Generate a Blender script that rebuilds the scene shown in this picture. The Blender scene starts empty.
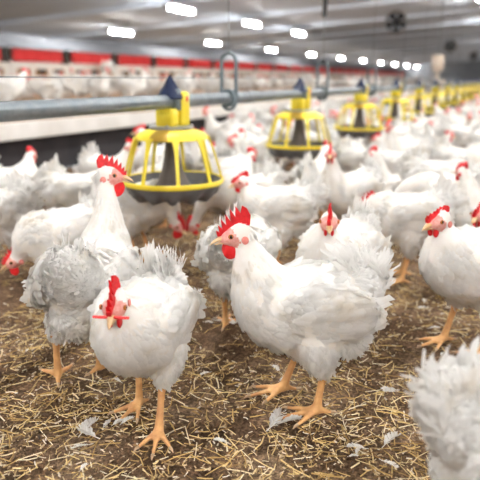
import bpy, math, random
import numpy as np
from mathutils import Vector, Matrix, noise
from mathutils.bvhtree import BVHTree

R = math.radians
scene = bpy.context.scene
C = bpy.data.collections.new('hen_house'); scene.collection.children.link(C)

# ------------------------------------------------------------------ camera
PITCH = math.atan(160/600)
cam = bpy.data.cameras.new('camera'); cam.sensor_width = 36; cam.lens = 45; cam.clip_end = 300
cam.dof.use_dof = True; cam.dof.focus_distance = 1.13; cam.dof.aperture_fstop = 3.5
camo = bpy.data.objects.new('camera', cam); C.objects.link(camo)
camo.location = (0, 0, .63); camo.rotation_euler = (math.pi/2 - PITCH, 0, 0)
scene.camera = camo
# ------------------------------------------------------------------ world and exposure
w = bpy.data.worlds.new('world'); scene.world = w; w.use_nodes = True
w.node_tree.nodes['Background'].inputs[0].default_value = (.9, .95, 1, 1)
w.node_tree.nodes['Background'].inputs[1].default_value = .5
scene.view_settings.view_transform = 'Standard'; scene.view_settings.look = 'None'
scene.view_settings.gamma = 1; scene.view_settings.use_curve_mapping = False
scene.view_settings.exposure = 0.98
LAMP_STRENGTH = 60.0
scene.cycles.max_bounces = 8; scene.cycles.diffuse_bounces = 5
scene.cycles.sample_clamp_indirect = 8
HOUSE_ROT = R(65)          # long axis of the house, local x = along, local y = across to the left
CA, SA = math.cos(HOUSE_ROT), math.sin(HOUSE_ROT)
def uv(u, v, z=0): return Vector((u*CA - v*SA, u*SA + v*CA, z))

# ------------------------------------------------------------------ materials
def new_mat(name):
    m = bpy.data.materials.new(name); m.use_nodes = True
    nt = m.node_tree; return m, nt, nt.nodes['Principled BSDF']
def link(nt, a, ao, b, bi): nt.links.new(a.outputs[ao], b.inputs[bi])
def noise_node(nt, scale, detail=4, rough=.6, coord='Object'):
    tc = nt.nodes.new('ShaderNodeTexCoord'); n = nt.nodes.new('ShaderNodeTexNoise')
    n.inputs['Scale'].default_value = scale; n.inputs['Detail'].default_value = detail; n.inputs['Roughness'].default_value = rough
    link(nt, tc, coord, n, 'Vector'); return n
def ramp(nt, src, stops):
    r = nt.nodes.new('ShaderNodeValToRGB'); e = r.color_ramp.elements
    while len(e) < len(stops): e.new(.5)
    for k, (p, c) in enumerate(stops):
        e[k].position = p; e[k].color = (*c, 1)
    nt.links.new(src, r.inputs[0]); return r
def bump(nt, b, src, strength, dist):
    n = nt.nodes.new('ShaderNodeBump'); n.inputs['Strength'].default_value = strength; n.inputs['Distance'].default_value = dist
    nt.links.new(src, n.inputs['Height']); nt.links.new(n.outputs[0], b.inputs['Normal'])
def simple(name, c1, c2, scale=20, rough=.5, bstr=.1, bd=.002, metal=0, spec=.5):
    m, nt, b = new_mat(name); n = noise_node(nt, scale)
    r = ramp(nt, n.outputs['Fac'], [(.35, c1), (.65, c2)]); link(nt, r, 0, b, 'Base Color')
    b.inputs['Roughness'].default_value = rough; b.inputs['Metallic'].default_value = metal
    b.inputs['Specular IOR Level'].default_value = spec
    if bstr: bump(nt, b, n.outputs['Fac'], bstr, bd)
    return m
def feather_mat(name, base, stain, amount):
    m, nt, b = new_mat(name); n = noise_node(nt, 9, 5, .65)
    r = ramp(nt, n.outputs['Fac'], [(.50, base), (.62+.2*(1-amount), stain)])
    isl = nt.nodes.new('ShaderNodeNewGeometry')
    hv = nt.nodes.new('ShaderNodeMapRange'); hv.inputs[3].default_value = .90; hv.inputs[4].default_value = 1.0
    link(nt, isl, 'Random Per Island', hv, 0)
    mx = nt.nodes.new('ShaderNodeVectorMath'); mx.operation = 'SCALE'
    link(nt, r, 0, mx, 0); link(nt, hv, 0, mx, 'Scale'); link(nt, mx, 0, b, 'Base Color')
    b.inputs['Roughness'].default_value = .85; b.inputs['Specular IOR Level'].default_value = .15
    tr = nt.nodes.new('ShaderNodeBsdfTranslucent'); link(nt, mx, 0, tr, 'Color')
    ms = nt.nodes.new('ShaderNodeMixShader'); ms.inputs[0].default_value = .42
    link(nt, b, 0, ms, 1); link(nt, tr, 0, ms, 2); link(nt, ms, 0, nt.nodes['Material Output'], 'Surface')
    return m
M = {}
M['feather'] = feather_mat('white_feather', (.93, .92, .90), (.80, .73, .62), .5)
M['down'] = simple('white_down', (.90, .88, .85), (.84, .80, .74), 25, .9, .3, .004, spec=.1)
def leg_material():
    m, nt, b = new_mat('yellow_scaled_leg'); n = noise_node(nt, 40)
    r = ramp(nt, n.outputs['Fac'], [(.3, (.62, .30, .13)), (.55, (.78, .43, .17)), (.75, (.85, .55, .26))]); link(nt, r, 0, b, 'Base Color')
    v = nt.nodes.new('ShaderNodeTexVoronoi'); v.inputs['Scale'].default_value = 190
    tc = nt.nodes.new('ShaderNodeTexCoord'); link(nt, tc, 'Object', v, 'Vector'); bump(nt, b, v.outputs['Distance'], .5, .002)
    b.inputs['Roughness'].default_value = .5; return m
M['leg'] = leg_material()
M['face'] = simple('pink_face_skin', (.74, .28, .24), (.82, .44, .38), 160, .55, .5, .001)
M['lobe'] = simple('pink_red_lobe', (.74, .20, .17), (.80, .31, .27), 150, .5, .4, .001)
M['comb'] = simple('red_comb_skin', (.62, .006, .012), (.80, .020, .025), 120, .45, .5, .001)
M['wattle'] = simple('red_wattle_skin', (.66, .008, .012), (.78, .015, .02), 90, .45, .4, .001)
M['beak'] = simple('horn_beak', (.70, .42, .20), (.82, .60, .36), 60, .4, .1)
M['iris'] = simple('orange_iris', (.45, .13, .03), (.55, .2, .05), 200, .2, 0)
M['pupil'] = simple('black_pupil', (.01, .01, .01), (.015, .012, .01), 50, .08, 0)
M['claw'] = simple('horn_claw', (.45, .30, .18), (.6, .42, .26), 80, .4, 0)
M['bit'] = simple('red_plastic', (.75, .02, .02), (.80, .03, .03), 30, .3, 0)
M['yellow'] = simple('yellow_plastic', (.86, .66, .03), (.90, .74, .06), 14, .38, .05)
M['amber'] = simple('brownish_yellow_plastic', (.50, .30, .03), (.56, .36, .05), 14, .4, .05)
M['pan'] = simple('grey_plastic_pan', (.13, .13, .14), (.20, .20, .21), 12, .45, .1)
M['trumpet'] = simple('dark_brown_grey_plastic', (.085, .068, .058), (.12, .095, .08), 14, .5, .1)
M['navy'] = simple('navy_plastic', (.012, .020, .055), (.02, .032, .08), 20, .25, 0)
M['galv'] = simple('galvanised_steel', (.20, .235, .255), (.27, .30, .32), 30, .38, .1, .001, metal=.55)
M['bracket'] = simple('blue_grey_plastic', (.12, .155, .175), (.16, .20, .22), 20, .45, .05)
M['black'] = simple('black_rubber', (.012, .012, .014), (.02, .02, .022), 20, .6, .1)
M['steel'] = simple('bare_steel', (.45, .46, .47), (.55, .56, .57), 30, .35, 0, metal=.8)
M['redflap'] = simple('red_curtain', (.62, .018, .02), (.72, .03, .03), 6, .7, .2)
M['nestwhite'] = simple('cream_panel', (.82, .77, .70), (.88, .84, .78), 5, .6, .1)
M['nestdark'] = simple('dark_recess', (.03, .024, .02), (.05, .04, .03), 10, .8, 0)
M['wood'] = simple('ochre_wood', (.40, .22, .09), (.52, .31, .14), 12, .7, .3)
M['slat'] = simple('soiled_slat', (.30, .20, .13), (.42, .30, .20), 8, .75, .3)
M['fascia'] = simple('whitewashed_board', (.66, .62, .57), (.80, .77, .73), 3, .7, .2)
M['underdeck'] = simple('black_underdeck_shade', (.012, .010, .012), (.03, .024, .026), 5, .7, .2)  # near-black colour standing for the shade beneath the deck
M['ceil'] = simple('pale_ceiling_panel', (.70, .77, .86), (.78, .85, .94), .9, .6, .05)
M['wall'] = simple('grey_wall_panel', (.27, .29, .32), (.34, .36, .39), 1.2, .6, .05)
M['roof'] = simple('grey_nest_roof', (.15, .16, .18), (.22, .23, .25), 3, .5, .05)
M['inlet'] = simple('dark_inlet', (.10, .11, .13), (.15, .16, .18), 4, .6, 0)
M['hopper'] = simple('beige_tube', (.55, .45, .36), (.65, .54, .44), 6, .6, 0)
def lamp_material():
    m, nt, b = new_mat('lit_diffuser'); b.inputs['Emission Color'].default_value = (1, .985, .96, 1)
    b.inputs['Emission Strength'].default_value = LAMP_STRENGTH; b.inputs['Base Color'].default_value = (.9, .9, .9, 1); return m
M['lamp'] = lamp_material()
def litter_material():
    m, nt, b = new_mat('litter_soil')
    n1 = noise_node(nt, 5, 6, .65); n2 = noise_node(nt, 130, 5, .7); n3 = noise_node(nt, 28, 6, .7)
    a = ramp(nt, n1.outputs['Fac'], [(.32, (.085, .052, .034)), (.5, (.17, .112, .072)), (.68, (.32, .235, .165))])
    c = ramp(nt, n2.outputs['Fac'], [(.34, (.35, .30, .26)), (.5, (.9, .88, .85)), (.66, (1.9, 1.75, 1.55))])
    d = ramp(nt, n3.outputs['Fac'], [(.35, (.6, .6, .6)), (.6, (1.15, 1.12, 1.1))])
    x = nt.nodes.new('ShaderNodeMix'); x.data_type = 'RGBA'; x.blend_type = 'MULTIPLY'; x.inputs[0].default_value = 1
    link(nt, a, 0, x, 6); link(nt, c, 0, x, 7)
    y = nt.nodes.new('ShaderNodeMix'); y.data_type = 'RGBA'; y.blend_type = 'MULTIPLY'; y.inputs[0].default_value = 1
    link(nt, x, 2, y, 6); link(nt, d, 0, y, 7); link(nt, y, 2, b, 'Base Color')
    b.inputs['Roughness'].default_value = .95; b.inputs['Specular IOR Level'].default_value = .1
    bump(nt, b, n2.outputs['Fac'], .9, .006); return m
M['litter'] = litter_material()
def straw_material(name, stops):
    m, nt, b = new_mat(name); g = nt.nodes.new('ShaderNodeNewGeometry')
    r = ramp(nt, g.outputs['Random Per Island'], stops); link(nt, r, 0, b, 'Base Color')
    b.inputs['Roughness'].default_value = .55; b.inputs['Specular IOR Level'].default_value = .3; return m
M['straw'] = straw_material('golden_straw', [(0, (.16, .085, .035)), (.22, (.42, .26, .085)), (.5, (.66, .46, .17)), (.78, (.80, .64, .33)), (1, (.88, .80, .62))])
M['chaff'] = straw_material('mixed_chaff', [(0, (.06, .035, .02)), (.3, (.22, .135, .07)), (.55, (.48, .34, .17)), (.85, (.66, .53, .35)), (1, (.78, .72, .62))])
M['quill'] = simple('pale_quill', (.80, .76, .68), (.86, .83, .77), 60, .5, 0)

# ------------------------------------------------------------------ mesh helpers
def mesh(name, verts, faces, mats, mat_idx=None, smooth=True):
    me = bpy.data.meshes.new(name); me.from_pydata([tuple(v) for v in verts], [], [tuple(f) for f in faces])
    for m in mats: me.materials.append(M[m])
    if mat_idx is not None: me.polygons.foreach_set('material_index', np.asarray(mat_idx, dtype=np.int32))
    me.polygons.foreach_set('use_smooth', [smooth]*len(me.polygons)); me.update(); return me
def obj(name, me, parent=None, **props):
    o = bpy.data.objects.new(name, me); C.objects.link(o)
    if parent is not None: o.parent = parent
    for k, v in props.items(): o[k] = v
    return o
def thing(name, label, cat, loc=(0, 0, 0), rz=0, group=None):
    o = bpy.data.objects.new(name, None); o.empty_display_size = .1; C.objects.link(o)
    o.location = loc; o.rotation_euler = (0, 0, rz); o['label'] = label; o['category'] = cat
    if group: o['group'] = group
    return o
class MB:
    def __init__(s): s.v = []; s.f = []
    def add(s, vs, fs):
        k = len(s.v); s.v += [tuple(p) for p in vs]; s.f += [tuple(i+k for i in f) for f in fs]
    def box(s, x0, x1, y0, y1, z0, z1, bev=0):
        b = min(bev, (x1-x0)*.4, (y1-y0)*.4, (z1-z0)*.4)
        if b <= 0:
            s.add([(x, y, z) for z in (z0, z1) for y in (y0, y1) for x in (x0, x1)],
                  [(0, 2, 3, 1), (4, 5, 7, 6), (0, 1, 5, 4), (2, 6, 7, 3), (0, 4, 6, 2), (1, 3, 7, 5)])
        else:   # chamfered top and bottom, cut corners
            def rng(i, z):
                x, X, y, Y = x0+i, x1-i, y0+i, y1-i
                return [(x+b, y, z), (X-b, y, z), (X, y+b, z), (X, Y-b, z), (X-b, Y, z), (x+b, Y, z), (x, Y-b, z), (x, y+b, z)]
            vs = rng(b*.8, z0) + rng(0, z0+b) + rng(0, z1-b) + rng(b*.8, z1)
            fs = [tuple(range(7, -1, -1)), tuple(range(24, 32))]
            for r in range(3):
                for k in range(8): fs.append((r*8+k, r*8+(k+1) % 8, (r+1)*8+(k+1) % 8, (r+1)*8+k))
            s.add(vs, fs)
    def lathe(s, prof, seg=32, mod=None, close=False):
        vs = []; n = len(prof)
        for k in range(seg):
            a = 2*math.pi*k/seg
            for i, (r, z) in enumerate(prof):
                rr, zz = (r, z) if mod is None else mod(i, a, r, z)
                vs.append((rr*math.cos(a), rr*math.sin(a), zz))
        fs = []
        for k in range(seg):
            k2 = (k+1) % seg
            for i in range(n-1 if not close else n):
                j = (i+1) % n; fs.append((k*n+i, k2*n+i, k2*n+j, k*n+j))
        s.add(vs, fs)
    def tube(s, pts, rad, seg=8, cap=True, flat=1.0):
        pts = [Vector(p) for p in pts]; n = len(pts); rad = rad if hasattr(rad, '__len__') else [rad]*n
        vs = []; up = Vector((0, 0, 1))
        for i, p in enumerate(pts):
            t = (pts[min(i+1, n-1)] - pts[max(i-1, 0)]).normalized()
            a = up if abs(t.dot(up)) < .95 else Vector((1, 0, 0))
            e = t.cross(a).normalized(); g = e.cross(t)
            for k in range(seg):
                q = 2*math.pi*k/seg; vs.append(p + e*(math.cos(q)*rad[i]) + g*(math.sin(q)*rad[i]*flat))
        fs = []
        for i in range(n-1):
            for k in range(seg): fs.append((i*seg+k, i*seg+(k+1) % seg, (i+1)*seg+(k+1) % seg, (i+1)*seg+k))
        if cap: fs += [tuple(range(seg-1, -1, -1)), tuple(range((n-1)*seg, n*seg))]
        s.add(vs, fs)
    def ball(s, c, r, seg=14, rings=9):
        r = r if hasattr(r, '__len__') else (r, r, r); vs = []; fs = []
        for i in range(rings+1):
            th = math.pi*i/rings
            for k in range(seg):
                ph = 2*math.pi*k/seg
                vs.append((c[0]+r[0]*math.sin(th)*math.cos(ph), c[1]+r[1]*math.sin(th)*math.sin(ph), c[2]+r[2]*math.cos(th)))
        for i in range(rings):
            for k in range(seg): fs.append((i*seg+k, (i+1)*seg+k, (i+1)*seg+(k+1) % seg, i*seg+(k+1) % seg))
        s.add(vs, fs)
    def build(s, name, mat, parent=None, smooth=True, **props):
        me = mesh(name, s.v, s.f, [mat], smooth=smooth)
        if smooth: me.set_sharp_from_angle(angle=R(40))
        return obj(name, me, parent, **props)

# ------------------------------------------------------------------ the house (structure)
def house_obj(mb, name, mat, smooth=False, **props):
    o = mb.build(name, mat, None, smooth, **props); o.rotation_euler.z = HOUSE_ROT; return o
U0, U1 = -24, 75
def ceil_z(v): return 3.02 - .0525*abs(v)
# floor: bumpy litter, fine near the camera
def build_floor():
    us = list(np.arange(-.6, 3.2, .022)) + list(np.arange(3.2, 9, .12)) + list(np.arange(9, U1+.1, 3)); us = [U0, -12, -4, -2] + us
    vs = [-3.1, -2.4, -1.8] + list(np.arange(-1.2, 2.0, .022)) + list(np.arange(2.0, 3.11, .11))
    verts = []; faces = []
    for u in us:
        for v in vs:
            p = Vector((u, v, 0)); h = -.012
            h += .009*noise.noise(p*4) + .005*noise.noise(p*13+Vector((7, 3, 1))) + .0035*noise.noise(p*31)
            verts.append((u, v, min(h, 0)))
    n = len(vs)
    for i in range(len(us)-1):
        for j in range(n-1): faces.append((i*n+j, (i+1)*n+j, (i+1)*n+j+1, i*n+j+1))
    o = obj('floor', mesh('floor', verts, faces, ['litter']), kind='structure'); o.rotation_euler.z = HOUSE_ROT
build_floor()
b = MB()
for s in (1, -1):     # two pitches of the ceiling, 6 cm thick
    z0, z1 = ceil_z(0), ceil_z(16.2); y = 16.2*s
    b.add([(U0, 0, z0), (U1, 0, z0), (U1, y, z1), (U0, y, z1), (U0, 0, z0+.06), (U1, 0, z0+.06), (U1, y, z1+.06), (U0, y, z1+.06)],
          [(0, 1, 2, 3), (4, 7, 6, 5), (3, 2, 6, 7), (0, 4, 5, 1), (1, 5, 6, 2), (0, 3, 7, 4)])
ceiling = house_obj(b, 'ceiling', 'ceil', kind='structure')
for k in range(22):   # roof beams across the house
    b = MB(); u = -20.5 + 4.3*k
    for s in (1, -1):
        b.add([(u-.04, 0, ceil_z(0)-.10), (u+.04, 0, ceil_z(0)-.10), (u+.04, 16.1*s, ceil_z(16.1)-.10), (u-.04, 16.1*s, ceil_z(16.1)-.10),
               (u-.04, 0, ceil_z(0)), (u+.04, 0, ceil_z(0)), (u+.04, 16.1*s, ceil_z(16.1)), (u-.04, 16.1*s, ceil_z(16.1))],
              [(0, 1, 2, 3), (0, 4, 5, 1), (3, 2, 6, 7), (1, 5, 6, 2), (0, 3, 7, 4)])
    o = b.build('ceiling_beam', 'ceil', ceiling, False)
b = MB(); b.box(U0, U1, 16.1, 16.2, -.02, ceil_z(16.1)); wall_left = house_obj(b, 'wall_left', 'wall', kind='structure')
b = MB(); b.box(U0, U1, -16.2, -16.1, -.02, ceil_z(16.1)); house_obj(b, 'wall_right', 'wall', kind='structure')
b = MB(); b.box(U1-.1, U1, -16.1, 16.1, -.02, 3.02); house_obj(b, 'wall_back', 'wall', kind='structure')
b = MB(); b.box(U0, U0+.1, -16.1, 16.1, -.02, 3.02); house_obj(b, 'wall_front', 'wall', kind='structure')
for k in range(12):   # air inlets high on the left wall
    u = 15.2 + 1.6*k; b = MB(); b.box(u, u+1.1, 16.06, 16.10, 1.90, 2.05, .01)
    f = b.build('air_inlet', 'inlet', wall_left, False)
    b = MB(); b.box(u+.03, u+1.07, 16.035, 16.062, 1.94, 1.955); b.build('inlet_flap', 'wall', f, False)
# raised slatted decks along both sides of the litter
def deck(s, name):
    sgn = lambda a, c: (min(a*s, c*s), max(a*s, c*s))
    y0, y1 = sgn(3.1, 16.1); b = MB(); b.box(U0, U1, y0, y1, .28, .335); d = house_obj(b, name, 'slat', kind='structure')
    y0, y1 = sgn(3.16, 3.20); b = MB(); b.box(U0, U1, y0, y1, -.02, .28); b.build('underdeck_shade', 'underdeck', d, False)  # flat black panel in place of the shade under the open deck
    y0, y1 = sgn(3.07, 3.11); b = MB(); b.box(U0, U1, y0, y1, .24, .355, .006); b.build('fascia_board', 'fascia', d, False)
    b = MB()
    for k in range(70):
        y0, y1 = sgn(3.14+.075*k, 3.14+.075*k+.045); b.box(U0, U1, y0, y1, .335, .36)
    b.build('deck_slats', 'slat', d, False, kind='stuff')
deck(1, 'floor_deck_left'); deck(-1, 'floor_deck_right')

# ------------------------------------------------------------------ ceiling lamps
def lamp_meshes():
    b = MB(); b.box(-.62, .62, -.13, .13, .048, .085, .01); b.box(-.64, -.60, -.045, .045, -.045, .06, .008); b.box(.60, .64, -.045, .045, -.045, .06, .008)
    h = mesh('housing', b.v, b.f, ['steel'], smooth=False)
    b = MB(); b.tube([(-.60, 0, 0), (.60, 0, 0)], .042, 12)
    return h, mesh('lit_tube', b.v, b.f, ['lamp'], smooth=True)
LH, LD = lamp_meshes(); lamp_n = 0
def lamp(u, v, label, group):
    t = thing('ceiling_lamp', label, 'lamp', uv(u, v, ceil_z(v)-.30), HOUSE_ROT, group)
    obj('housing', LH, t); obj('lit_tube', LD, t)
    for x in (-.4, .4): b = MB(); b.tube([(x, 0, .08), (x, 0, .30)], .006, 6); b.build('hanger_rod', 'steel', t)
ordn = ['first', 'second', 'third', 'fourth', 'fifth', 'sixth', 'seventh', 'eighth', 'ninth', 'tenth']
for k in range(10):
    lamp(16.7+6.35*k, 12, f'glowing white strip lamp, {ordn[k]} from the left in the long lower row', 'lamps above the nest boxes')
for k in range(3):
    lamp(13.67+4.3*k, 8, ['glowing white strip lamp at top, leftmost of the short upper row', 'glowing white strip lamp, middle of the short upper row',
         'small round-looking lamp, right end of the short upper row'][k], 'lamps of the upper row')
lamp(20.0, 1.4, 'bright lamp at the top right corner of the picture', 'lamps along the ridge')
G = 'added fill lamps out of view overhead'
for v in (1.4, -1.4):
    for u in np.arange(-22, 20, 3.0): lamp(float(u), v, 'added white strip lamp on the ridge over the litter, out of the picture', G)  # unseen lamps added for even light and frontal fill on the hens
for v in (1.4, -1.4):
    for u in np.arange(26, 72, 6.0): lamp(float(u), v, 'added white strip lamp far along the ridge, out of the picture', 'added lamps out of view farther along')  # unseen lamps added farther along to brighten the ceiling
for v in (8, -8):
    for u in (-16.4, -12.1, -7.8, -3.5, .8, 5.1, 9.4): lamp(u, v, 'added white strip lamp over the slatted deck, out of the picture', 'added lamps out of view over the decks')  # unseen lamps added over the decks for more light

# ------------------------------------------------------------------ circulation fans hung under the ceiling
def fan(u, label):
    t = thing('circulation_fan', label, 'fan', uv(u, 4, 2.38), HOUSE_ROT + R(8), 'circulation fans')
    b = MB(); prof = [(.30, -.09), (.325, -.09), (.325, .09), (.30, .09)]; b.lathe(prof, 28, close=True)
    o = b.build('housing', 'black', t); o.rotation_euler = (0, R(90), 0)
    for k in range(5):
        b = MB(); vs = []
        for i in range(5):
            r = .05 + .235*i/4; tw = R(48-28*i/4); wd = .055+.085*i/4
            for s in (-1, 1): vs.append((r, s*wd*math.cos(tw), s*wd*math.sin(tw)))
        vs += [(x, y, z+.004) for x, y, z in vs]
        fs = []
        for i in range(4): fs += [(2*i, 2*i+1, 2*i+3, 2*i+2), (10+2*i, 10+2*i+2, 10+2*i+3, 10+2*i+1)]
        b.add(vs, fs); o = b.build('blade', 'black', t); o.rotation_euler = (Matrix.Rotation(R(90), 4, 'Y') @ Matrix.Rotation(R(72*k), 4, 'Z')).to_euler()
    b = MB(); b.ball((0, 0, 0), (.09, .07, .07)); b.build('hub', 'black', t)
    b = MB()
    for i in range(12):
        a = R(30*i); b.tube([(-.10, .05*math.cos(a), .05*math.sin(a)), (-.10, .31*math.cos(a), .31*math.sin(a))], .003, 4)
    b.build('guard', 'black', t)
    b = MB(); b.tube([(0, 0, .32), (0, 0, ceil_z(4)-2.38)], .01, 6); b.build('rod', 'steel', t)
fan(20.2, 'large dark round fan under the ceiling, the nearest of three'); fan(35, 'dark fan under the ceiling, second in line'); fan(50, 'tiny dark fan under the ceiling, farthest in line')

# ------------------------------------------------------------------ nest boxes with red curtains on the deck
def nest(u, label):
    t = thing('nest_box', label, 'nest box', uv(u, 8.0, .36), HOUSE_ROT, 'nest boxes on the raised deck')
    b = MB(); b.box(0, 1.49, .05, 1.0, 0, .60); b.box(0, 1.49, .30, 1.0, .60, .84); b.build('body', 'nestwhite', t, False)
    b = MB(); b.box(.03, 1.27, 0.0, .015, .585, .80, .004); f = b.build('red_curtain', 'redflap', t, False)
    for i in range(4): b = MB(); b.box(.03+.31*i+.29, .03+.31*i+.302, -.004, .002, .59, .795); b.build('curtain_fold', 'redflap', f, False)
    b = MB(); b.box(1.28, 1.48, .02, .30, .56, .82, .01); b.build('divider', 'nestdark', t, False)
    for i in range(3):
        x = .18+.44*i
        b = MB(); b.box(x, x+.22, .035, .052, .37, .46, .004); e = b.build('entrance_shade', 'nestdark', t, False)  # dark slab on the solid front, the opening's shade as flat colour
        b = MB(); b.box(x-.04, x+.26, .01, .05, .345, .37, .004); b.box(x-.035, x, .02, .05, .37, .46); b.box(x+.22, x+.255, .02, .05, .37, .46)
        b.build('entrance_frame', 'wood', e, False)
    b = MB(); b.tube([(0, -.20, .28), (1.49, -.20, .28)], .018, 8); b.build('perch', 'wood', t)
    b = MB()
    for x in (.3, 1.2): b.tube([(x, -.20, .28), (x, .06, .26)], .012, 6)
    b.build('perch_bracket', 'wood', t)
    b = MB(); vs = [(0, -.03, .81), (1.49, -.03, .81), (1.49, .52, 1.06), (0, .52, 1.06), (1.49, 1.03, .84), (0, 1.03, .84)]
    vs += [(x, y, z-.02) for x, y, z in vs]
    b.add(vs, [(0, 1, 2, 3), (3, 2, 4, 5), (6, 9, 8, 7), (9, 11, 10, 8), (0, 6, 7, 1), (5, 4, 10, 11), (1, 7, 8, 2), (2, 8, 10, 4), (0, 3, 9, 6), (3, 5, 11, 9)])
    b.build('roof', 'roof', t, False)
for k in range(26):
    lab = {1: 'nest box with red curtain at the far left edge of the photo', 2: 'nest box with wide red curtain left of the perching white hen',
           3: 'nest box with red curtain partly behind the perching white hen'}.get(k, f'blurred red-curtained nest box, {ordn[k]} from the left along the deck' if k < 10 else 'tiny blurred nest box with red curtain far along the deck')
    nest(6.5+1.5*k, lab)

# ------------------------------------------------------------------ feed line
FU, FV = 1.7257, 1.0548       # first feeder in house coordinates
PZ = .562
t = thing('feed_pipe', 'long grey steel feed pipe running across above the hens', 'pipe', uv(0, FV, PZ), HOUSE_ROT)
b = MB(); b.tube([(-2, 0, 0), (40, 0, 0)], .0225, 24); b.build('tube', 'galv', t)
for k in range(9):
    b = MB(); b.tube([(FU+.63+1.26*k*2.0-.04, 0, 0), (FU+.63+1.26*k*2.0+.04, 0, 0)], .0245, 24); b.build('coupling', 'galv', t)
t = thing('guard_wire', 'thin taut wire stretched just above the grey feed pipe', 'wire', uv(0, FV, .6365), HOUSE_ROT)
b = MB(); b.tube([(-2, 0, 0), (FU-.0, 0, 0)], .0014, 6); b.build('strand', 'bracket', t)
b = MB(); b.tube([(FU, 0, 0), (16, 0, 0)], .0014, 6); b.build('strand', 'bracket', t)

def feeder_protos():
    P = {}
    b = MB(); pr = [(.004, .645), (.014, .628), (.036, .592), (.045, .576), (.042, .570), (.036, .578), (.002, .630)]
    b.lathe(pr, 8); P['cap'] = ('navy', b)
    b = MB(); b.box(-.046, -.001, -.032, .032, .482, .541, .005); P['clamp'] = ('yellow', b)
    b = MB(); b.box(.008, .056, -.042, .030, .482, .594, .007); P['gate_block'] = ('yellow', b)
    b = MB(); b.box(.028, .039, -.0445, -.0405, .562, .580, .001); P['red_mark'] = ('bit', b)
    b = MB(); b.box(-.012, .009, -.036, .034, .535, .602, .002); P['slide_plate'] = ('bracket', b)
    b = MB(); b.lathe([(.022, .474), (.066, .474), (.073, .477), (.073, .482), (.066, .485), (.022, .485)], 32, close=True)
    for a in range(0, 360, 90): b.ball((.068*math.cos(R(a+20)), .068*math.sin(R(a+20)), .485), .006, 8, 5)
    P['collar'] = ('steel', b)
    # dome of the cage: solid crown
    def dome(a0, a1, seg, off=0):
        b = MB(); prof = [(.030, .477), (.066, .475), (.090, .470), (.106, .463), (.117, .454), (.1225, .444)]
        th = .003; vs = []; n = len(prof)
        for k in range(seg+1):
            a = a0+(a1-a0)*k/seg
            for (r, z) in prof: vs.append(((r+off)*math.cos(a), (r+off)*math.sin(a), z+off))
            for (r, z) in prof: vs.append(((r+off-th)*math.cos(a), (r+off-th)*math.sin(a), z+off-th))
        fs = []; m = 2*n
        for k in range(seg):
            for i in range(n-1):
                fs.append((k*m+i, k*m+i+1, (k+1)*m+i+1, (k+1)*m+i)); fs.append((k*m+n+i, (k+1)*m+n+i, (k+1)*m+n+i+1, k*m+n+i+1))
            fs.append((k*m+n-1, k*m+2*n-1, (k+1)*m+2*n-1, (k+1)*m+n-1)); fs.append((k*m, (k+1)*m, (k+1)*m+n, k*m+n))
        b.add(vs, fs); return b
    P['cage_crown'] = ('yellow', dome(0, 2*math.pi, 45))
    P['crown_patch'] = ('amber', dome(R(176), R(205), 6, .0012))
    b = MB(); b.lathe([(.164, .296), (.170, .295), (.1735, .300), (.1725, .309), (.168, .312), (.163, .307)], 54, close=True); P['cage_rim'] = ('yellow', b)
    # scalloped pan
    lob = lambda a: .5+.5*math.cos(12*a)
    prof = [(.164, .306), (.162, .290), (.150, .264), (.128, .2440), (.108, .2395), (.092, .246), (.05, .250), (.0, .250)]
    def mod(i, a, r, z):
        if i == 2: return r*(.93+.07*lob(a)), z-.008*lob(a)+.003
        if i == 3: return r*(.80+.20*lob(a)), z-.014*lob(a)+.010
        if i == 4: return r*(.86+.14*lob(a)), z-.008*lob(a)+.008
        return r, z
    b = MB(); b.lathe(prof, 96, mod); inner = [(max(r-.003, 0), z+.003) for r, z in prof]; b.lathe(inner[::-1], 96, lambda i, a, r, z: mod(7-i, a, r, z)); b.lathe([(.161, .307), (.164, .306)], 96)
    P['pan'] = ('pan', b)
    b = MB(); b.lathe([(.0, .470), (.020, .468), (.021, .43), (.026, .385), (.036, .34), (.052, .30), (.072, .272), (.095, .256), (.0, .256)], 32); P['feed_cone'] = ('trumpet', b)
    # one bar of the cage at angle 0
    b = MB(); pts = []
    for i in range(9):
        q = i/8; r = .1205 + .0475*q**.85; z = .452 - .149*q; pts.append((r, 0, z))
    wd = [.015, .0095, .0072, .0062, .0056, .0054, .0054, .0056, .0075]
    vs = []
    for (x, y, z), q in zip(pts, wd): vs += [(x+.003, -q, z), (x+.003, q, z), (x-.004, q*.8, z-.001), (x-.004, -q*.8, z-.001)]
    fs = []
    for i in range(8):
        for k in range(4): fs.append((i*4+k, i*4+(k+1) % 4, (i+1)*4+(k+1) % 4, (i+1)*4+k))
    fs += [(3, 2, 1, 0), (32, 33, 34, 35)]; b.add(vs, fs); P['bar'] = ('yellow', b)
    P['rim_clip'] = None
    out = {}
    for k, val in P.items():
        if val:
            me = mesh(k, val[1].v, val[1].f, [val[0]]); me.set_sharp_from_angle(angle=R(40)); out[k] = me
    return out
FP = feeder_protos()
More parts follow.
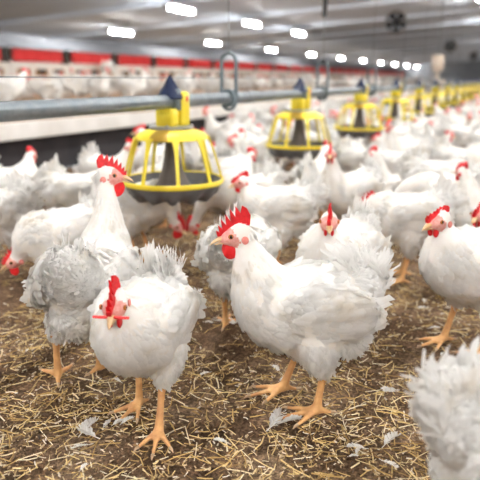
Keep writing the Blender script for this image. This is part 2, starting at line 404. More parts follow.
def feeder(k):
    lab = ['yellow and grey pan feeder in focus at upper left, nearest on the pipe', 'second yellow pan feeder along the pipe, right of the nearest one', 'third yellow pan feeder along the grey pipe, slightly blurred',
           'fourth yellow pan feeder along the pipe, blurred', 'fifth yellow pan feeder along the pipe, very blurred', 'sixth yellow pan feeder along the pipe, very blurred']
    t = thing('pan_feeder', lab[k] if k < 6 else 'tiny blurred yellow feeder far along the pipe at right', 'feeder', uv(FU+1.26*k, FV, 0), HOUSE_ROT, 'pan feeders hanging from the pipe')
    for nm in ('cap', 'clamp', 'slide_plate', 'collar', 'feed_cone', 'pan'): obj(nm, FP[nm], t)
    g = obj('gate_block', FP['gate_block'], t); obj('red_mark', FP['red_mark'], g)
    cr = obj('cage_crown', FP['cage_crown'], t); obj('crown_patch', FP['crown_patch'], cr); obj('cage_rim', FP['cage_rim'], t)
    for i in range(9):
        o = obj('cage_bar', FP['bar'], t); o.rotation_euler.z = R(40*i + 217)
for k in range(14): feeder(k)
# oval hangers and suspension cables
def hanger(k):
    u = 2.16+1.2*k
    lab = ['oval grey pipe hanger beside the nearest yellow feeder', 'oval grey pipe hanger right of the second feeder', ][k] if k < 2 else 'blurred oval grey pipe hanger farther along the feed pipe'
    t = thing('pipe_hanger', lab, 'hanger', uv(u, FV, PZ), HOUSE_ROT + R(90), 'oval hangers holding the feed pipe')
    b = MB(); pts = []
    hw, z0, z1 = .036, -.02, .172
    for i in range(33):
        a = 2*math.pi*i/32
        zc = z1-hw if math.sin(a) >= 0 else z0+hw*.4; pts.append((hw*math.cos(a), 0, zc + hw*math.sin(a)*(1 if math.sin(a) >= 0 else 1.2)))
    vs = []; n = 32
    for i in range(n):
        p = Vector(pts[i]); c = Vector((0, 0, z1-hw if pts[i][2] > z1-hw else (z0+hw*.4 if pts[i][2] < z0+hw*.4 else pts[i][2])))
        d = (p-c).normalized(); q = p - d*.010
        vs += [(p.x, -.007, p.z), (p.x, .007, p.z), (q.x, .007, q.z), (q.x, -.007, q.z)]
    fs = [(i*4+j, i*4+(j+1) % 4, ((i+1) % n)*4+(j+1) % 4, ((i+1) % n)*4+j) for i in range(n) for j in range(4)]
    b.add(vs, fs); b.build('oval_loop', 'bracket', t)
    b = MB(); cl = [(.0235, -.022), (.034, -.022), (.034, .022), (.0235, .022)]; b.lathe(cl, 24, close=True); o = b.build('pipe_clip', 'bracket', t); o.rotation_euler = (R(90), 0, 0)
    b = MB(); b.ball((0, 0, .168), (.016, .016, .013) if k == 1 else (.008, .008, .008)); b.build('knob', 'black' if k else 'bracket', t)
    b = MB(); b.tube([(0, 0, .165), (0, 0, ceil_z(FV)-PZ)], .0016, 6); b.build('cable', 'bracket', t)
    if k == 1:
        b = MB(); b.lathe([(0, .40), (.011, .405), (.013, .42), (.013, .50), (.009, .515), (0, .52)], 14); b.build('cable_weight', 'black', t)
for k in range(8): hanger(k)
t = thing('feed_hopper', 'small beige feed hopper above the far end of the feed pipe', 'hopper', uv(9.93, FV+.24, 0), HOUSE_ROT)
b = MB(); b.lathe([(.030, .70), (.034, .72), (.085, .80), (.09, .83), (.09, .99), (.085, 1.0), (.08, .99), (.025, .72)], 20); b.build('tank', 'hopper', t)
b = MB(); b.box(.08, .17, -.06, .06, .84, .96, .01); b.build('motor', 'black', t)
b = MB(); b.tube([(0, 0, .74), (0, 0, .66), (0, -.05, .61), (0, -.205, .575)], .026, 10); b.build('outlet', 'hopper', t)
b = MB(); b.tube([(0, 0, .98), (0, 0, ceil_z(FV)-.01)], .003, 6); b.build('cable', 'bracket', t)

# ------------------------------------------------------------------ hens
import bmesh
_b = bmesh.new(); bmesh.ops.create_icosphere(_b, subdivisions=2, radius=1)
ICO_V = np.array([v.co[:] for v in _b.verts]); ICO_F = np.array([[v.index for v in f.verts] for f in _b.faces]); _b.free()
def nrm(a): a = np.asarray(a, float); return a/np.linalg.norm(a)

def feather_geo(p, n, d, L, W, lift, bend, cup, rng):
    """arrays of base points, normals, directions -> leaf shaped, cupped feathers (10 verts each)"""
    k = len(p); d = d - n*np.sum(d*n, 1, keepdims=True); d /= np.linalg.norm(d, axis=1, keepdims=True)+1e-9
    s = np.cross(n, d); out = np.zeros((k, 10, 3)); L = L[:, None]; W = W[:, None]; lift = lift[:, None]; bend = bend[:, None]
    ts = [0, .42, .86, 1.0]; hw = [.30, .5, .40, 0]
    for i, (t, h) in enumerate(zip(ts, hw)):
        c = p + d*(t*L) + n*(lift*L*t - (t*L)**2*bend*.5 - .003*(1-t)) + s*(rng.normal(0, .06, (k, 1))*L*t*t)
        if i < 3:
            out[:, i*3] = c - s*W*h - n*W*cup*h; out[:, i*3+1] = c + n*W*.05; out[:, i*3+2] = c + s*W*h - n*W*cup*h
        else: out[:, 9] = c
    base = (np.arange(k)*10)[:, None]
    q = []
    for r in (0, 1):
        for c_ in (0, 1): q.append(base + np.array([[r*3+c_, r*3+c_+1, r*3+c_+4, r*3+c_+3]]))
    tr = [base + np.array([[6, 7, 9]]), base + np.array([[7, 8, 9]])]
    faces = [tuple(f) for a in q for f in a] + [tuple(f) for a in tr for f in a]
    return out.reshape(-1, 3), faces

def make_hen(neck=(.15, 0, .345), hdir=(1, 0, -.15), tail=65, feet=((.015, .045, 8), (.0, -.045, -8)), voxel=.0042, nf=2600, seed=1,
             comb=1.0, width=1.0, ruffle=1.0, ctrl=None, wattle=1.0, tlen=1.0, fine=1.0, sit=0.0):
    """one hen in local space: +x forward, origin on the ground; returns dict of meshes"""
    rng = np.random.default_rng(seed)
    prims = []   # centre, radii, rot, region, flow
    def P(c, r, reg, flow, rot=None): prims.append((np.array(c, float), np.array(r if hasattr(r, '__len__') else (r, r, r), float), rot, reg, nrm(flow)))
    dz = -sit
    wy = width
    back = (-1, 0, -.12)
    P((-.112, 0, .262+dz), (.032, .034*wy, .040), 'rump', (-.6, 0, .8))
    P((-.086, 0, .238+dz), (.046, .062*wy, .064), 'rump', (-1, 0, .15))
    P((-.046, 0, .213+dz), (.062, .082*wy, .080), 'back', back)
    P((0, 0, .205+dz), (.072, .088*wy, .083), 'back', back)
    P((.045, 0, .207+dz), (.067, .084*wy, .081), 'breast', (-1, 0, -.35))
    P((.078, 0, .215+dz), (.052, .070*wy, .072), 'breast', (-.8, 0, -.6))
    P((-.062, 0, .172+dz), (.052, .066*wy, .056), 'fluff', (-.7, 0, -.7))
    P((-.008, 0, .166+dz), (.082, .070*wy, .056), 'belly', (-1, 0, -.3))
    cp, sp = math.cos(R(-9)), math.sin(R(-9)); rotw = np.array([[cp, 0, -sp], [0, 1, 0], [sp, 0, cp]]).T
    for s in (1, -1): P((-.022, s*.072*wy, .224+dz), (.092, .021, .054), 'wing', (-1, 0, .0), rotw)
    # neck
    N0 = np.array((.074, 0, .225+dz)); H = np.array(neck, float); hd = nrm(hdir)
    N1 = np.array(ctrl if ctrl is not None else (max(.10, H[0]*.78), H[1]*.3, (.225+H[2])*.5), float)
    nn = 16; pos = []
    for i in range(nn+1):
        t_ = i/nn; pos.append((1-t_)**2*N0 + 2*t_*(1-t_)*N1 + t_*t_*(H-hd*.013-np.array((0, 0, .004))))
    for i, q in enumerate(pos):
        t_ = i/nn; r = .068*(1-t_)**1.7 + .0200*t_ + .0085*math.sin(math.pi*t_)*(1-t_*.5)
        fl = pos[max(i-1, 0)] - pos[min(i+1, nn)]
        if i < 3: fl = fl*.5 + np.array((-.01, 0, -.006))
        P(q, (r, r*(.92 if i > 4 else wy), r), 'neck' if i > 3 else 'breast', fl)
    up = np.array((0, 0, 1.0)); up = nrm(up - hd*np.dot(up, hd)); sd = np.cross(up, hd)
    rot = np.stack([hd, sd, up], 1)
    P(H - hd*.004 + up*.001, (.0245, .0205, .0215), 'head', -hd, rot)
    P(H + hd*.006 - up*.003, (.0255, .0225, .0180), 'face', -hd, rot)
    P(H + hd*.025 - up*.004, (.009, .009, .009), 'face', -hd, rot)
    # legs
    hocks = []
    for s, (fx, fy, fyaw) in zip((1, -1), feet):
        top = np.array((-.005, s*.046*wy, .168+dz)); foot = np.array((fx, fy, .013)); hz = .100+dz*.8
        hock = np.array((fx*.65-.016, fy*.9+s*.002, max(hz, .03)))
        for i in range(9):
            t_ = i/8; P(top*(1-t_)+hock*t_, .042*(1-t_)**.8+.0125*t_ + .004*math.sin(math.pi*t_), 'thigh' if t_ < .86 else 'shank', (-.15, 0, -1))
        L = np.linalg.norm(foot-hock); k = max(int(L/.005), 3)
        for i in range(k+1):
            t_ = i/k; P(hock*(1-t_)+foot*t_, .0096 - .0020*math.sin(math.pi*t_)+.0008*t_, 'shank', (0, 0, -1))
        for a, ln in ((-32, .055), (2, .068), (34, .054), (178, .028)):
            ang = R(a+fyaw); dv = np.array((math.cos(ang), math.sin(ang), 0))
            for i in range(1, 15):
                t_ = i/14; q = foot + dv*ln*t_; q[2] = .0125*(1-t_) + .0062*t_ + .0025*math.sin(math.pi*t_*3)**2*(1-t_)
                P(q, .0076*(1-t_)+.0046*t_, 'toe', dv)
    vs, fs = [], []; off = 0
    for c, r, rt, reg, fl in prims:
        v = ICO_V*r
        if rt is not None: v = v @ rt.T
        vs.append(v+c); fs.append(ICO_F+off); off += len(ICO_V)
    me = bpy.data.meshes.new('tmp'); me.from_pydata(np.concatenate(vs).tolist(), [], np.concatenate(fs).tolist())
    o = bpy.data.objects.new('tmp', me); C.objects.link(o)
    md = o.modifiers.new('r', 'REMESH'); md.mode = 'VOXEL'; md.voxel_size = voxel; md.use_smooth_shade = True
    dg = bpy.context.evaluated_depsgraph_get(); body = bpy.data.meshes.new_from_object(o.evaluated_get(dg), depsgraph=dg)
    bpy.data.objects.remove(o); bpy.data.meshes.remove(me)
    nv = len(body.vertices); co = np.empty(nv*3); body.vertices.foreach_get('co', co); co = co.reshape(-1, 3)
    ed = np.empty(len(body.edges)*2, dtype=np.int32); body.edges.foreach_get('vertices', ed); ed = ed.reshape(-1, 2)
    PC = np.array([p[0] for p in prims]); PR = np.array([p[1].mean() for p in prims]); regs = np.array([p[3] for p in prims]); flows = np.array([p[4] for p in prims])
    def nearest(q):
        idx = np.empty(len(q), dtype=int)
        for a in range(0, len(q), 4000):
            d = np.linalg.norm(q[a:a+4000, None]-PC[None], axis=2) - PR[None]; idx[a:a+4000] = d.argmin(1)
        return idx
    ni = nearest(co); reg = regs[ni]
    wgt = np.where(np.isin(reg, ['toe', 'shank', 'face']), .12, .6)[:, None]
    deg = np.bincount(ed.ravel(), minlength=nv)[:, None]
    for _ in range(10 if voxel < .006 else 5):
        acc = np.zeros_like(co); np.add.at(acc, ed[:, 0], co[ed[:, 1]]); np.add.at(acc, ed[:, 1], co[ed[:, 0]])
        co = co*(1-wgt) + acc/np.maximum(deg, 1)*wgt
    body.vertices.foreach_set('co', co.ravel()); body.update()
    npol = len(body.polygons); pc = np.empty(npol*3); body.polygons.foreach_get('center', pc); pc = pc.reshape(-1, 3)
    pn = np.empty(npol*3); body.polygons.foreach_get('normal', pn); pn = pn.reshape(-1, 3)
    pa = np.empty(npol); body.polygons.foreach_get('area', pa)
    pi = nearest(pc); pr = regs[pi]
    mi = np.where(np.isin(pr, ['toe', 'shank']), 1, np.where(pr == 'face', 2, 0)).astype(np.int32)
    body.materials.clear()
    for m in ('down', 'leg', 'face'): body.materials.append(M[m])
    body.polygons.foreach_set('material_index', mi); body.polygons.foreach_set('use_smooth', [True]*npol); body.update()
    out = {'body': body}
    # plumage --------------------------------------------------------
    hl = pc - H; hx_, hz_, hy_ = hl @ hd, hl @ up, np.abs(hl @ sd)
    bare = (hx_ > -.015) & (hx_ < .06) & (np.abs(hz_) < .040) & (hy_ < .035) & ~((hz_ > .017) & (hx_ < .002))
    dens = {'neck': 2.6, 'breast': 1.35, 'back': 1.0, 'rump': 2.8, 'fluff': 2.8, 'belly': 1.5, 'thigh': 1.8, 'wing': .8, 'head': 5.0}
    wt = pa*np.array([dens.get(r, 0) for r in pr])*np.where(bare, 0, 1)
    sel = rng.choice(npol, nf, p=wt/wt.sum()); q = pc[sel] + rng.normal(0, voxel*.3, (nf, 3)); n = pn[sel]; rg = pr[sel]; fl = flows[pi[sel]]
    Ls = {'neck': .026, 'breast': .030, 'back': .034, 'rump': .030, 'fluff': .031, 'belly': .031, 'thigh': .026, 'wing': .036, 'head': .009}
    Ws = {'neck': .0075, 'breast': .015, 'back': .017, 'rump': .0075, 'fluff': .0072, 'belly': .011, 'thigh': .009, 'wing': .018, 'head': .004}
    Bs = {'neck': 18, 'breast': 13, 'back': 12, 'rump': 10, 'fluff': 9, 'belly': 11, 'thigh': 18, 'wing': 9, 'head': 40}
    Li = {'neck': .08, 'breast': .10, 'back': .09, 'rump': .20, 'fluff': .28, 'belly': .18, 'thigh': .20, 'wing': .08, 'head': .05}
    jt = {'neck': .12, 'breast': .18, 'back': .16, 'rump': .40, 'fluff': .50, 'belly': .35, 'thigh': .32, 'wing': .12, 'head': .1}
    g = lambda D: np.array([D[r] for r in rg])
    sc = (1.0 if nf > 3000 else (1.15 if nf > 1500 else 1.6))*fine
    L = g(Ls)*rng.uniform(.7, 1.25, nf)*sc; W = g(Ws)*rng.uniform(.75, 1.25, nf)*sc
    lift = g(Li)*np.abs(rng.normal(.8, .55, nf))*ruffle; fl = fl + rng.normal(0, 1, (nf, 3))*g(jt)[:, None]*ruffle
    pv, pf = feather_geo(q, n, fl, L, W, lift, g(Bs).astype(float), .18, rng)
    out['plumage'] = (pv, pf)
    bvh = BVHTree.FromPolygons([tuple(c) for c in co], [tuple(p.vertices) for p in body.polygons])
    # wings: rows of covert and flight feathers laid on each flank
    for s, nm in ((1, 'wing'), (-1, 'wing2')):
        pp, nn_, dd, LL, WW, li, be = [], [], [], [], [], [], []
        rows = [(.052, .258, -.018, 8, .030, .017), (.045, .243, -.035, 9, .034, .018), (.028, .232, -.045, 9, .042, .018), (.004, .226, -.055, 9, .060, .016), (-.022, .236, -.064, 7, .072, .0145)]
        for ri, (x0, z0, x1, cnt, ln, wd) in enumerate(rows):
            for i in range(cnt):
                t_ = i/(cnt-1); x = x0+(x1-x0)*t_ + rng.normal(0, .003); z = z0 + dz + (.205+.012*ri-z0)*(1-t_)*.85 + rng.normal(0, .002)
                h = bvh.find_nearest(Vector((x, s*.13, z)))
                if h[0] is None: continue
                nv_ = np.array(h[1]); nv_ = nrm(nv_ + np.array((0, s*.8, 0))); pp.append(np.array(h[0])+nv_*(.004+.0012*(5-ri))); nn_.append(nv_)
                dd.append(np.array((-1, -s*.12, .10+.10*t_ - .02*ri)) + rng.normal(0, .05, 3)*ruffle); LL.append(ln*rng.uniform(.85, 1.12)); WW.append(wd*rng.uniform(.9, 1.1)); li.append(.05*ruffle*abs(rng.normal(.7, .6))); be.append(7.0)
        out[nm] = feather_geo(np.array(pp), np.array(nn_), np.array(dd), np.array(LL), np.array(WW), np.array(li), np.array(be), .15, rng)
    # tail: two tented fans plus loose cover feathers
    pp, nn_, dd, LL, WW, li, be = [], [], [], [], [], [], []
    cnt = 44
    for i in range(cnt):
        s = 1 if i % 2 else -1; t_ = (i//2)/(cnt//2-1); ang = R(tail + 30 - 66*t_ + rng.normal(0, 5*ruffle)); lat = s*(.08+.5*t_*rng.uniform(.5, 1))
        d = np.array((-math.cos(ang), lat*.55, math.sin(ang))); side = nrm(np.array((-.25*math.sin(ang), s*1.0, -.1)))
        base = np.array((-.088-.030*t_, s*(.008+.026*t_), .276-.030*t_+dz)); pp.append(base); nn_.append(side); dd.append(d)
        LL.append(rng.uniform(.062, .086)*(1-.34*t_)*tlen); WW.append(rng.uniform(.012, .019)*fine); li.append(rng.normal(.0, .10)*ruffle); be.append(3.0)
    for i in range(int(420/fine) if nf > 1500 else 70):
        s = 1 if i % 2 else -1; ang = R(tail + rng.uniform(-70, 45)); d = np.array((-math.cos(ang), s*rng.uniform(.0, .7), math.sin(ang)))
        base = np.array((-.062-rng.uniform(0, .070), s*rng.uniform(.012, .040), .266+rng.uniform(-.040, .022)+dz)); pp.append(base); nn_.append(nrm(np.array((-.3, s, .3)))); dd.append(d)
        LL.append(rng.uniform(.028, .052)*tlen); WW.append(rng.uniform(.004, .008)*fine*(1 if nf > 1500 else 2)); li.append(rng.normal(.12, .12)*ruffle); be.append(5.0)
    out['tail'] = feather_geo(np.array(pp), np.array(nn_), np.array(dd), np.array(LL), np.array(WW), np.array(li), np.array(be), .12, rng)
    # comb: serrated blade
    cs = comb; fw = [(.030, -.004)]; prof = [(.034, .004), (.034, .014), (.029, .010), (.029, .022), (.023, .015), (.022, .030), (.015, .020), (.013, .037), (.006, .024), (.003, .043), (-.004, .028), (-.008, .044), (-.014, .032), (-.019, .043), (-.026, .038), (-.030, .027), (-.026, .013)]
    base = [(-.018, .010), (-.008, .017), (.004, .018), (.014, .014), (.024, .004)]
    poly = [(x, .016+(z-.016)*cs if z > .016 else z) for x, z in prof] + base
    vs = []
    lean = rng.normal(0, .10)
    for s in (1, -1):
        for x, z in poly:
            tck = .0042 if z < .02 else (.0030 if z < .028*cs else .0016); lateral = s*tck + lean*max(z-.016, 0) + .002*math.sin(x*160)
            vs.append(H + hd*x + up*z + sd*lateral)
    n_ = len(poly); fs = [tuple(range(n_)), tuple(range(2*n_-1, n_-1, -1))] + [(i, n_+i, n_+(i+1) % n_, (i+1) % n_) for i in range(n_)]
    out['comb'] = (vs, fs)
    def ell(c, r, rt, seg=12, rings=8):
        m_ = MB(); m_.ball((0, 0, 0), r, seg, rings); v = np.array(m_.v) @ rt.T + c; return v, m_.f
    out['wattles'] = [ell(H + hd*(.018) - up*(.0125+.011*wattle) + sd*s*.0075, (.0115*wattle, .0040, .0135*wattle), rot) for s in (1, -1)]
    out['earlobes'] = [ell(H - hd*.010 - up*.009 + sd*s*.0205, (.0065, .0024, .0075), rot) for s in (1, -1)]
    eyes = []
    for s in (1, -1):
        v, f = ell(H + hd*.013 + up*.0035 + sd*s*.0205, (.0048, .0030, .0046), rot, 12, 8); cc = H + hd*.013 + up*.0035 + sd*s*.0205
        lateral = np.abs((v-cc) @ sd); rad = np.sqrt(((v-cc) @ hd)**2 + ((v-cc) @ up)**2); mi2 = [1 if rad[list(ff)].mean() < .0031 else 0 for ff in f]; eyes.append((v, f, mi2))
    out['eyes'] = eyes
    # beak: upper hooked mandible and lower mandible
    vs, fs = [], []
    for (z0, hgt, ln, hook) in ((.000, .0072, .025, .007), (-.0072, .0040, .017, .001)):
        k0 = len(vs); st = 6
        for i in range(st+1):
            t_ = i/st; w_ = .0078*(1-t_)**.7+.0006; h_ = hgt*(1-t_)**.6+.0005; cz = z0 - hook*t_**2.2 - .002
            for a in range(8):
                q_ = 2*math.pi*a/8; vs.append(H + hd*(.026+ln*t_) + sd*w_*math.cos(q_) + up*(cz + h_*math.sin(q_)*(.8 if math.sin(q_) > 0 else .45)))
        for i in range(st):
            for a in range(8): fs.append((k0+i*8+a, k0+i*8+(a+1) % 8, k0+(i+1)*8+(a+1) % 8, k0+(i+1)*8+a))
        fs.append(tuple(k0+st*8+a for a in range(8)))
    out['beak'] = (vs, fs)
    # claws
    out['claws'] = []
    for fx, fy, fyaw in feet:
        for a, ln in ((-32, .055), (2, .068), (34, .054), (178, .028)):
            ang = R(a+fyaw); d = Vector((math.cos(ang), math.sin(ang), 0)); p0 = Vector((fx, fy, .006)) + d*ln; cl = MB()
            cl.tube([p0, p0+d*.007+Vector((0, 0, .0005)), p0+d*.013-Vector((0, 0, .003))], [.0034, .0026, .0006], 6); out['claws'].append((cl.v, cl.f))
    out['H'] = H; out['hd'] = hd; out['up'] = up; out['sd'] = sd
    return out

def hero(label, x, y, yaw, bit=False, scale=1.0, group=None, **kw):
    h = make_hen(**kw); t = thing('hen', label, 'hen', (x, y, 0), R(yaw), group); t.scale = (scale,)*3
    obj('body', h['body'], t)
    def part(nm, geo, mat, **pr):
        me = mesh(nm, geo[0], geo[1], [mat], smooth=True)
        if nm == 'comb': me.set_sharp_from_angle(angle=R(50))
        return obj(nm, me, t, **pr)
    part('plumage', h['plumage'], 'feather', kind='stuff'); part('wing', h['wing'], 'feather'); part('wing', h['wing2'], 'feather'); part('tail', h['tail'], 'feather')
    part('comb', h['comb'], 'comb'); part('beak', h['beak'], 'beak')
    for cv in h['claws']: part('claw', cv, 'claw')
    for wv in h['wattles']: part('wattle', wv, 'wattle')
    for wv in h['earlobes']: part('earlobe', wv, 'lobe')
    for v, f, mi in h['eyes']: obj('eye', mesh('eye', v, f, ['iris', 'pupil'], mi), t)
    if bit:
        b = MB(); c = h['H'] + h['hd']*.031 - h['up']*.001
        b.tube([c - h['sd']*.030, c - h['sd']*.012, c + h['sd']*.012, c + h['sd']*.030], [.0024, .0028, .0028, .0024], 8)
        o = b.build('beak_bar', 'bit', t); o['label'] = 'red plastic bar across the beak'
    return t

HEROES = [
 # tall hen at left, seen from behind
 dict(label='tall ruffled hen at left seen from behind, neck stretched, head turned right', x=-.313, y=1.20, yaw=84, neck=(.120, -.010, .402), hdir=(.15, -1, -.12), ctrl=(.095, -.015, .31), tail=84,
      feet=((-.025, .075, 25), (.02, .000, -35)), seed=11, tlen=.68, ruffle=.85, fine=.78, nf=14000, comb=.95, wattle=1.25, scale=1.06),
 dict(label='front left hen facing the camera with a red bar across its beak', x=-.176, y=1.022, yaw=256, bit=True, neck=(.140, .012, .305), hdir=(1, .16, -.50), ctrl=(.115, 0, .262), tail=92, tlen=1.2,
      feet=((.047, .042, 10), (-.040, -.036, -15)), seed=12, nf=12000, fine=.85, width=.95, comb=1.05, scale=.95),
 dict(label='large central hen in sharp profile facing left, wide red comb', x=.130, y=1.085, yaw=186, neck=(.130, -.003, .338), hdir=(1, .06, -.20), ctrl=(.108, 0, .288), tail=108, tlen=1.02, sit=.012,
      feet=((-.012, .048, 5), (.035, -.042, 10)), seed=13, nf=13000, fine=.85, comb=1.2, wattle=1.15, scale=1.05),
 dict(label='hen near the right edge facing left, cut off by the frame', x=.550, y=1.34, yaw=203, neck=(.115, .0, .318), hdir=(1, .12, -.20), tail=60, feet=((.0, .045, 0), (.03, -.045, 0)), seed=14, nf=8000, fine=.9, comb=.42, wattle=.8, scale=1.04),
 dict(label='close hen cropped at the bottom right, tail raised, head out of view', x=.355, y=.648, yaw=8, neck=(.14, 0, .33), hdir=(1, 0, -.2), tail=95, seed=15, nf=15000, fine=.72, ruffle=.95, tlen=.9),
 dict(label='hen behind the neck of the central hen, rear to the left, head hidden', x=.005, y=1.46, yaw=74, neck=(.185, 0, .13), hdir=(.7, 0, -.7), ctrl=(.15, 0, .23), tail=60, feet=((.0, .045, 5), (-.02, -.045, -10)), seed=16, nf=5000, fine=.85),
 dict(label='hen peeking over the back of the central hen, facing the camera', x=.248, y=1.43, yaw=232, neck=(.110, .028, .322), hdir=(.9, .55, -.25), tail=55, feet=((.02, .045, 0), (-.02, -.05, -10)), seed=17, nf=5000, fine=.85, comb=.7, wattle=.7),
 dict(label='hen under the nearest feeder with its head lowered to the right', x=-.365, y=2.10, yaw=-14, neck=(.155, -.02, .140), hdir=(.9, -.2, -.6), ctrl=(.14, 0, .215), tail=45, seed=18, nf=3200, comb=1.1, wattle=1.3),
 dict(label='hen at the left edge with lowered head, beak toward the left', x=-.485, y=1.62, yaw=222, neck=(.140, -.02, .165), hdir=(.85, -.25, -.45), ctrl=(.13, 0, .215), tail=50, seed=19, nf=3200, comb=.7),
 dict(label='hen facing left above the central hen, small red face beside the feeder', x=.125, y=1.98, yaw=186, neck=(.120, 0, .305), hdir=(1, .2, -.25), tail=50, seed=20, nf=3200, comb=.65, wattle=.8),
 dict(label='hen with lowered head and upright red comb left of the right-hand hen', x=.535, y=1.86, yaw=172, neck=(.125, .0, .245), hdir=(1, .3, -.4), ctrl=(.13, 0, .24), tail=60, seed=21, nf=3200),
 dict(label='hen whose pinkish face peers out just left of the right-hand hen', x=.80, y=1.70, yaw=200, neck=(.13, 0, .265), hdir=(1, .4, -.3), tail=50, seed=22, nf=3200, comb=.6),
]
for hp in HEROES: hero(**hp)
HERO_XY = [(hp['x'], hp['y']) for hp in HEROES]

# flock: a few poses, copied
def flock_proto(**kw):
    h = make_hen(voxel=.0075, nf=1000, comb=.8, wattle=.85, **kw); body = h['body']
    bv = np.empty(len(body.vertices)*3); body.vertices.foreach_get('co', bv); bv = bv.reshape(-1, 3).tolist(); bf = [tuple(p.vertices) for p in body.polygons]; mi = [p.material_index for p in body.polygons]
    for g_ in ('plumage', 'wing', 'wing2', 'tail'):
        k = len(bv); v, f = h[g_]; bv += [tuple(x) for x in v]; bf += [tuple(i+k for i in ff) for ff in f]; mi += [3]*len(f)
    me = mesh('hen', bv, bf, ['down', 'leg', 'face', 'feather'], mi); bpy.data.meshes.remove(body)
    cb = mesh('comb', *h['comb'], ['comb'])
    bk = mesh('beak', *h['beak'], ['beak'])
    wv, wf = [], []
    for v, f in h['wattles'] + h['earlobes']:
        k = len(wv); wv += [tuple(x) for x in v]; wf += [tuple(i+k for i in ff) for ff in f]
    return me, cb, bk, mesh('wattle', wv, wf, ['wattle'])
PR = [flock_proto(neck=(.145, 0, .34), tail=60, seed=31),
      flock_proto(neck=(.13, .03, .37), hdir=(.7, .7, -.1), tail=50, seed=32),
      flock_proto(neck=(.215, 0, .10), hdir=(.6, 0, -.8), ctrl=(.18, 0, .23), tail=70, seed=33),
      flock_proto(neck=(.16, -.02, .27), hdir=(.9, -.4, -.3), ctrl=(.15, 0, .255), tail=75, seed=34),
      flock_proto(neck=(.12, -.02, .31), hdir=(.5, -.85, -.1), tail=55, sit=.075, seed=35),
      flock_proto(neck=(.14, .02, .32), hdir=(.9, .3, -.2), tail=80, seed=36, width=1.08)]
def flock_hen(x, y, z, yaw, k, label, group, far=False, s=1.0):
    me, cb, bk, wt = PR[k]; o = obj('hen', me, None, label=label, category='hen', group=group)
    o.location = (x, y, z); o.rotation_euler.z = R(yaw); o.scale = (s,)*3
    obj('comb', cb, o); obj('beak', bk, o)
    if not far: obj('wattle', wt, o)
    return o
rnd = random.Random(5)
placed = []
def discs(x, y, yaw, s=1.0):
    c, d = math.cos(R(yaw)), math.sin(R(yaw)); return [(x+c*t*s, y+d*t*s, r*s) for t, r in ((.155, .05), (.075, .088), (-.005, .095), (-.090, .085))]
def clear(x, y, yaw, s, slack):
    for a, b, r in discs(x, y, yaw, s):
        for p, q, w_ in placed:
            if (a-p)**2+(b-q)**2 < (r+w_+slack)**2: return False
    return True
for hp in HEROES: placed += discs(hp['x'], hp['y'], hp['yaw'])
GA = 'blurred flock on the litter'
# named middle-distance hens
MID = [(-.80, 1.95, 160, 3, 'hen with puffed white back behind the tall hen at the left edge'),
       (-.95, 2.45, 60, 5, 'hen standing by the black kick shade at far left, tail up'),
       (-.62, 2.28, 20, 2, 'hen pecking behind the tall hen, left of the nearest feeder'),
       (-.62, 2.80, 330, 0, 'hen with red comb in front of the black kick shade, left'),
       (.42, 2.30, 215, 1, 'hen with raised head between the second feeder and the right-hand hens'),
       (.92, 2.12, 170, 4, 'hen sitting on the litter behind the right-edge hen')]
for x, y, a, k, lab in MID:
    flock_hen(x, y, 0, a, k, lab, 'hens in the middle distance'); placed += discs(x, y, a)
feeders_xy = [tuple(uv(FU+1.26*k, FV)[:2]) for k in range(14)]
n_lit = 0; tries = 0
POSE = ['upright', 'tall', 'pecking', 'stooping', 'sitting', 'stout']
def facing(x, y, yaw):
    a = (yaw - math.degrees(math.atan2(y, x))) % 360     # 0 = away from the camera
    return 'away' if a < 45 or a > 315 else ('left' if a < 135 else ('the camera' if a < 225 else 'right'))
cand = []
while tries < 60000 and n_lit < 178:
    tries += 1
    near = n_lit < 105
    u = (1.4 + 6.2*rnd.random()) if near and tries < 14000 else 7 + 17*rnd.random()**1.4
    v = rnd.uniform(-.1, 2.85 if u > 6 else (1.85 if u < 4.3 else 2.25)); x, y, _ = uv(u, v); yaw = rnd.uniform(0, 360); sc_ = rnd.uniform(.93, 1.06)
    az = math.degrees(math.atan2(x, y))
    if abs(az) > 24 or y < 2.12: continue
    if not clear(x, y, yaw, sc_, .02 if u < 8 else .03*(u-8)): continue
    fd = min((x-a)**2+(y-b)**2 for a, b in feeders_xy)
    if fd < .30**2: continue
    k = rnd.choice([0, 1, 2, 2, 2, 3, 4, 4, 5]) if fd > .46**2 else rnd.choice([2, 4, 3])
    zone = 'by the black kick shade' if v > 2.2 else ('left of the feed pipe' if v > 1.35 else ('below the feed pipe' if v > .75 else 'right of the feed pipe'))
    fk = max(0, int(round((u-FU)/1.26)))
    where = f'{zone} near the {ordn[fk]} feeder' if fk < 10 else f'{zone} beyond the tenth feeder'
    flock_hen(x, y, 0, yaw, k, f'blurred {POSE[k]} hen facing {facing(x, y, yaw)}, {where}', GA, far=u > 6, s=sc_); placed += discs(x, y, yaw, sc_); n_lit += 1
n_deck = 0; tries = 0; deckp = []
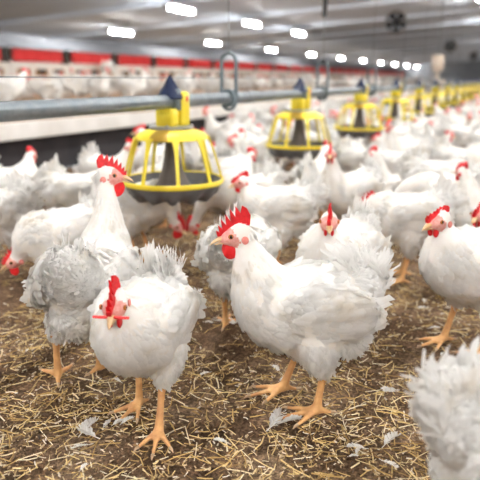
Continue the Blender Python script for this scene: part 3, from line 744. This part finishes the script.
while tries < 40000 and n_deck < 100:
    tries += 1
    v = 3.3 + 4.3*rnd.random(); u = 3 + 27*rnd.random()**1.4; x, y, _ = uv(u, v); az = math.degrees(math.atan2(x, y))
    if abs(az) > 24: continue
    md = .36 + max(0, u-9)*.03
    if any((x-a)**2+(y-b)**2 < md*md for a, b in deckp): continue
    yaw = rnd.uniform(0, 360); k = rnd.choice([0, 1, 3, 4, 5, 5]); zone = 'at the edge' if v < 4.5 else ('in the middle' if v < 6.2 else 'at the nest side')
    nb = int((u-6.5)/1.5); where = 'before the first nest box' if nb < 0 else (f'by {ordn[nb]} nest box' if nb < 10 else 'far along')
    flock_hen(x, y, .36, yaw, k, f'{POSE[k]} hen facing {facing(x, y, yaw)} {zone} of deck, {where}', 'flock on the raised deck', far=True, s=rnd.uniform(.95, 1.08)); deckp.append((x, y)); n_deck += 1
pb = uv(10.35, 7.80, .36+.298); flock_hen(pb.x, pb.y, pb.z, 245, 5, 'white hen perched up in front of the red nest curtains', 'hens on the nest perches', far=True, s=1.1)

# ------------------------------------------------------------------ straw and chaff on the litter
def litter_bits(name, cnt, lmin, lmax, wmin, wmax, mat, seed, zmax, ymax):
    rg = np.random.default_rng(seed); vs = []; fs = []; k = 0; made = 0
    while made < cnt:
        y = .55 + (ymax-.55)*rg.random()**1.25; x = rg.uniform(-1, 1)*(.46*y+.12)
        q = noise.noise(Vector((x*3.2, y*3.2, seed*.0))) + .5*noise.noise(Vector((x*9, y*9, 4.0)))
        if rg.random() > .60 + q*.8: continue
        ln = lmin + (lmax-lmin)*rg.random()**2.2; wd = rg.uniform(wmin, wmax); a = rg.uniform(0, 2*math.pi); tl = rg.normal(0, .10)
        d = np.array((math.cos(a)*math.cos(tl), math.sin(a)*math.cos(tl), math.sin(tl))); s = np.array((-math.sin(a), math.cos(a), rg.normal(0, .3))); c = np.array((x, y, max(-.004+rg.random()*zmax, -.006+abs(d[2])*ln*.5)))
        bn = rg.normal(0, .06)*ln; u = np.array((0, 0, wd*.5)); m = c + s*bn
        for e, ctr in ((-.5, c - d*ln*.5), (0, m), (.5, c + d*ln*.5)): vs += [ctr - s*wd*.5, ctr + s*wd*.5, ctr + u*1.2]
        for r in (0, 3): fs += [(k+r, k+r+1, k+r+4, k+r+3), (k+r+1, k+r+2, k+r+5, k+r+4), (k+r+2, k+r, k+r+3, k+r+5)]
        fs += [(k+2, k+1, k), (k+6, k+7, k+8)]
        k += 9; made += 1
    o = obj(name, mesh(name, vs, fs, [mat], smooth=False), kind='stuff'); return o
o = litter_bits('straw', 10000, .010, .062, .0010, .0027, 'straw', 1, .009, 3.0); o['label'] = 'loose golden straw scattered over the brown litter'; o['category'] = 'straw'
c_ = litter_bits('chaff', 14000, .003, .014, .0012, .0038, 'chaff', 2, .004, 2.6); c_.parent = o

# fallen feathers
def fallen(seed):
    rg = np.random.default_rng(seed); n = 14; vs = []; fs = []; L = .045; curve = rg.uniform(-.3, .3)
    for s in (1, -1):
        for i in range(n):
            t0 = i/n; t1 = (i+.9)/n; wd = .010*math.sin(math.pi*min(.12+t0*.85, 1))**.7*rg.uniform(.75, 1.2)
            p0 = np.array((L*t0, curve*L*t0*t0, .004*math.sin(3*t0))); p1 = np.array((L*t1, curve*L*t1*t1, .004*math.sin(3*t1))); sl = .009
            a = p0+np.array((sl*.8, s*wd, .002+rg.random()*.005)); b_ = p1+np.array((sl, s*wd*.9, .002+rg.random()*.005)); k = len(vs)
            vs += [p0, p1, b_, a]; fs.append((k, k+1, k+2, k+3) if s > 0 else (k+3, k+2, k+1, k))
    q = MB(); q.tube([(-.010, 0, .001), (0, 0, .001), (L*.5, curve*L*.25, .0045), (L, curve*L, .002)], [.0009, .0009, .0007, .0003], 5)
    return mesh('vane', vs, fs, ['feather']), mesh('quill', q.v, q.f, ['quill'])
FF = [fallen(k) for k in range(4)]
def drop(x, y, rz, s, k, label, group):
    t = thing('fallen_feather', label, 'feather', (x, y, .006), rz, group); t.scale = (s,)*3; t.rotation_euler.x = R(rnd.uniform(-15, 15))
    obj('vane', FF[k][0], t); obj('quill', FF[k][1], t)
drop(.055, .985, R(60), 1.25, 0, 'white feather lying on the litter left of the central hen front foot', 'feathers on the litter')
drop(.075, 1.0, R(20), .9, 1, 'curled white feather tip beside the central hen front foot', 'feathers on the litter')
drop(-.26, .955, R(150), 1.0, 2, 'fluffy white feather on straw left of the bar-beaked hen feet', 'feathers on the litter')
drop(-.29, .965, R(80), 1.0, 3, 'fluffy white down clump below the tall hen foot', 'feathers on the litter')
drop(-.065, 1.50, R(-30), 1.2, 1, 'long white feather on the bare ground left of the hen behind the central hen', 'feathers on the litter')
drop(.255, .93, R(50), .9, 2, 'small white feather on the litter left of the cropped close hen', 'feathers on the litter')
for k in range(60):
    y = .62 + 1.3*rnd.random(); x = rnd.uniform(-.45, .42)*y
    drop(x, y, rnd.uniform(0, 6.28), rnd.uniform(.28, .65), rnd.randrange(4), 'tiny white feather lying loose on the straw', 'tiny feathers on the straw')
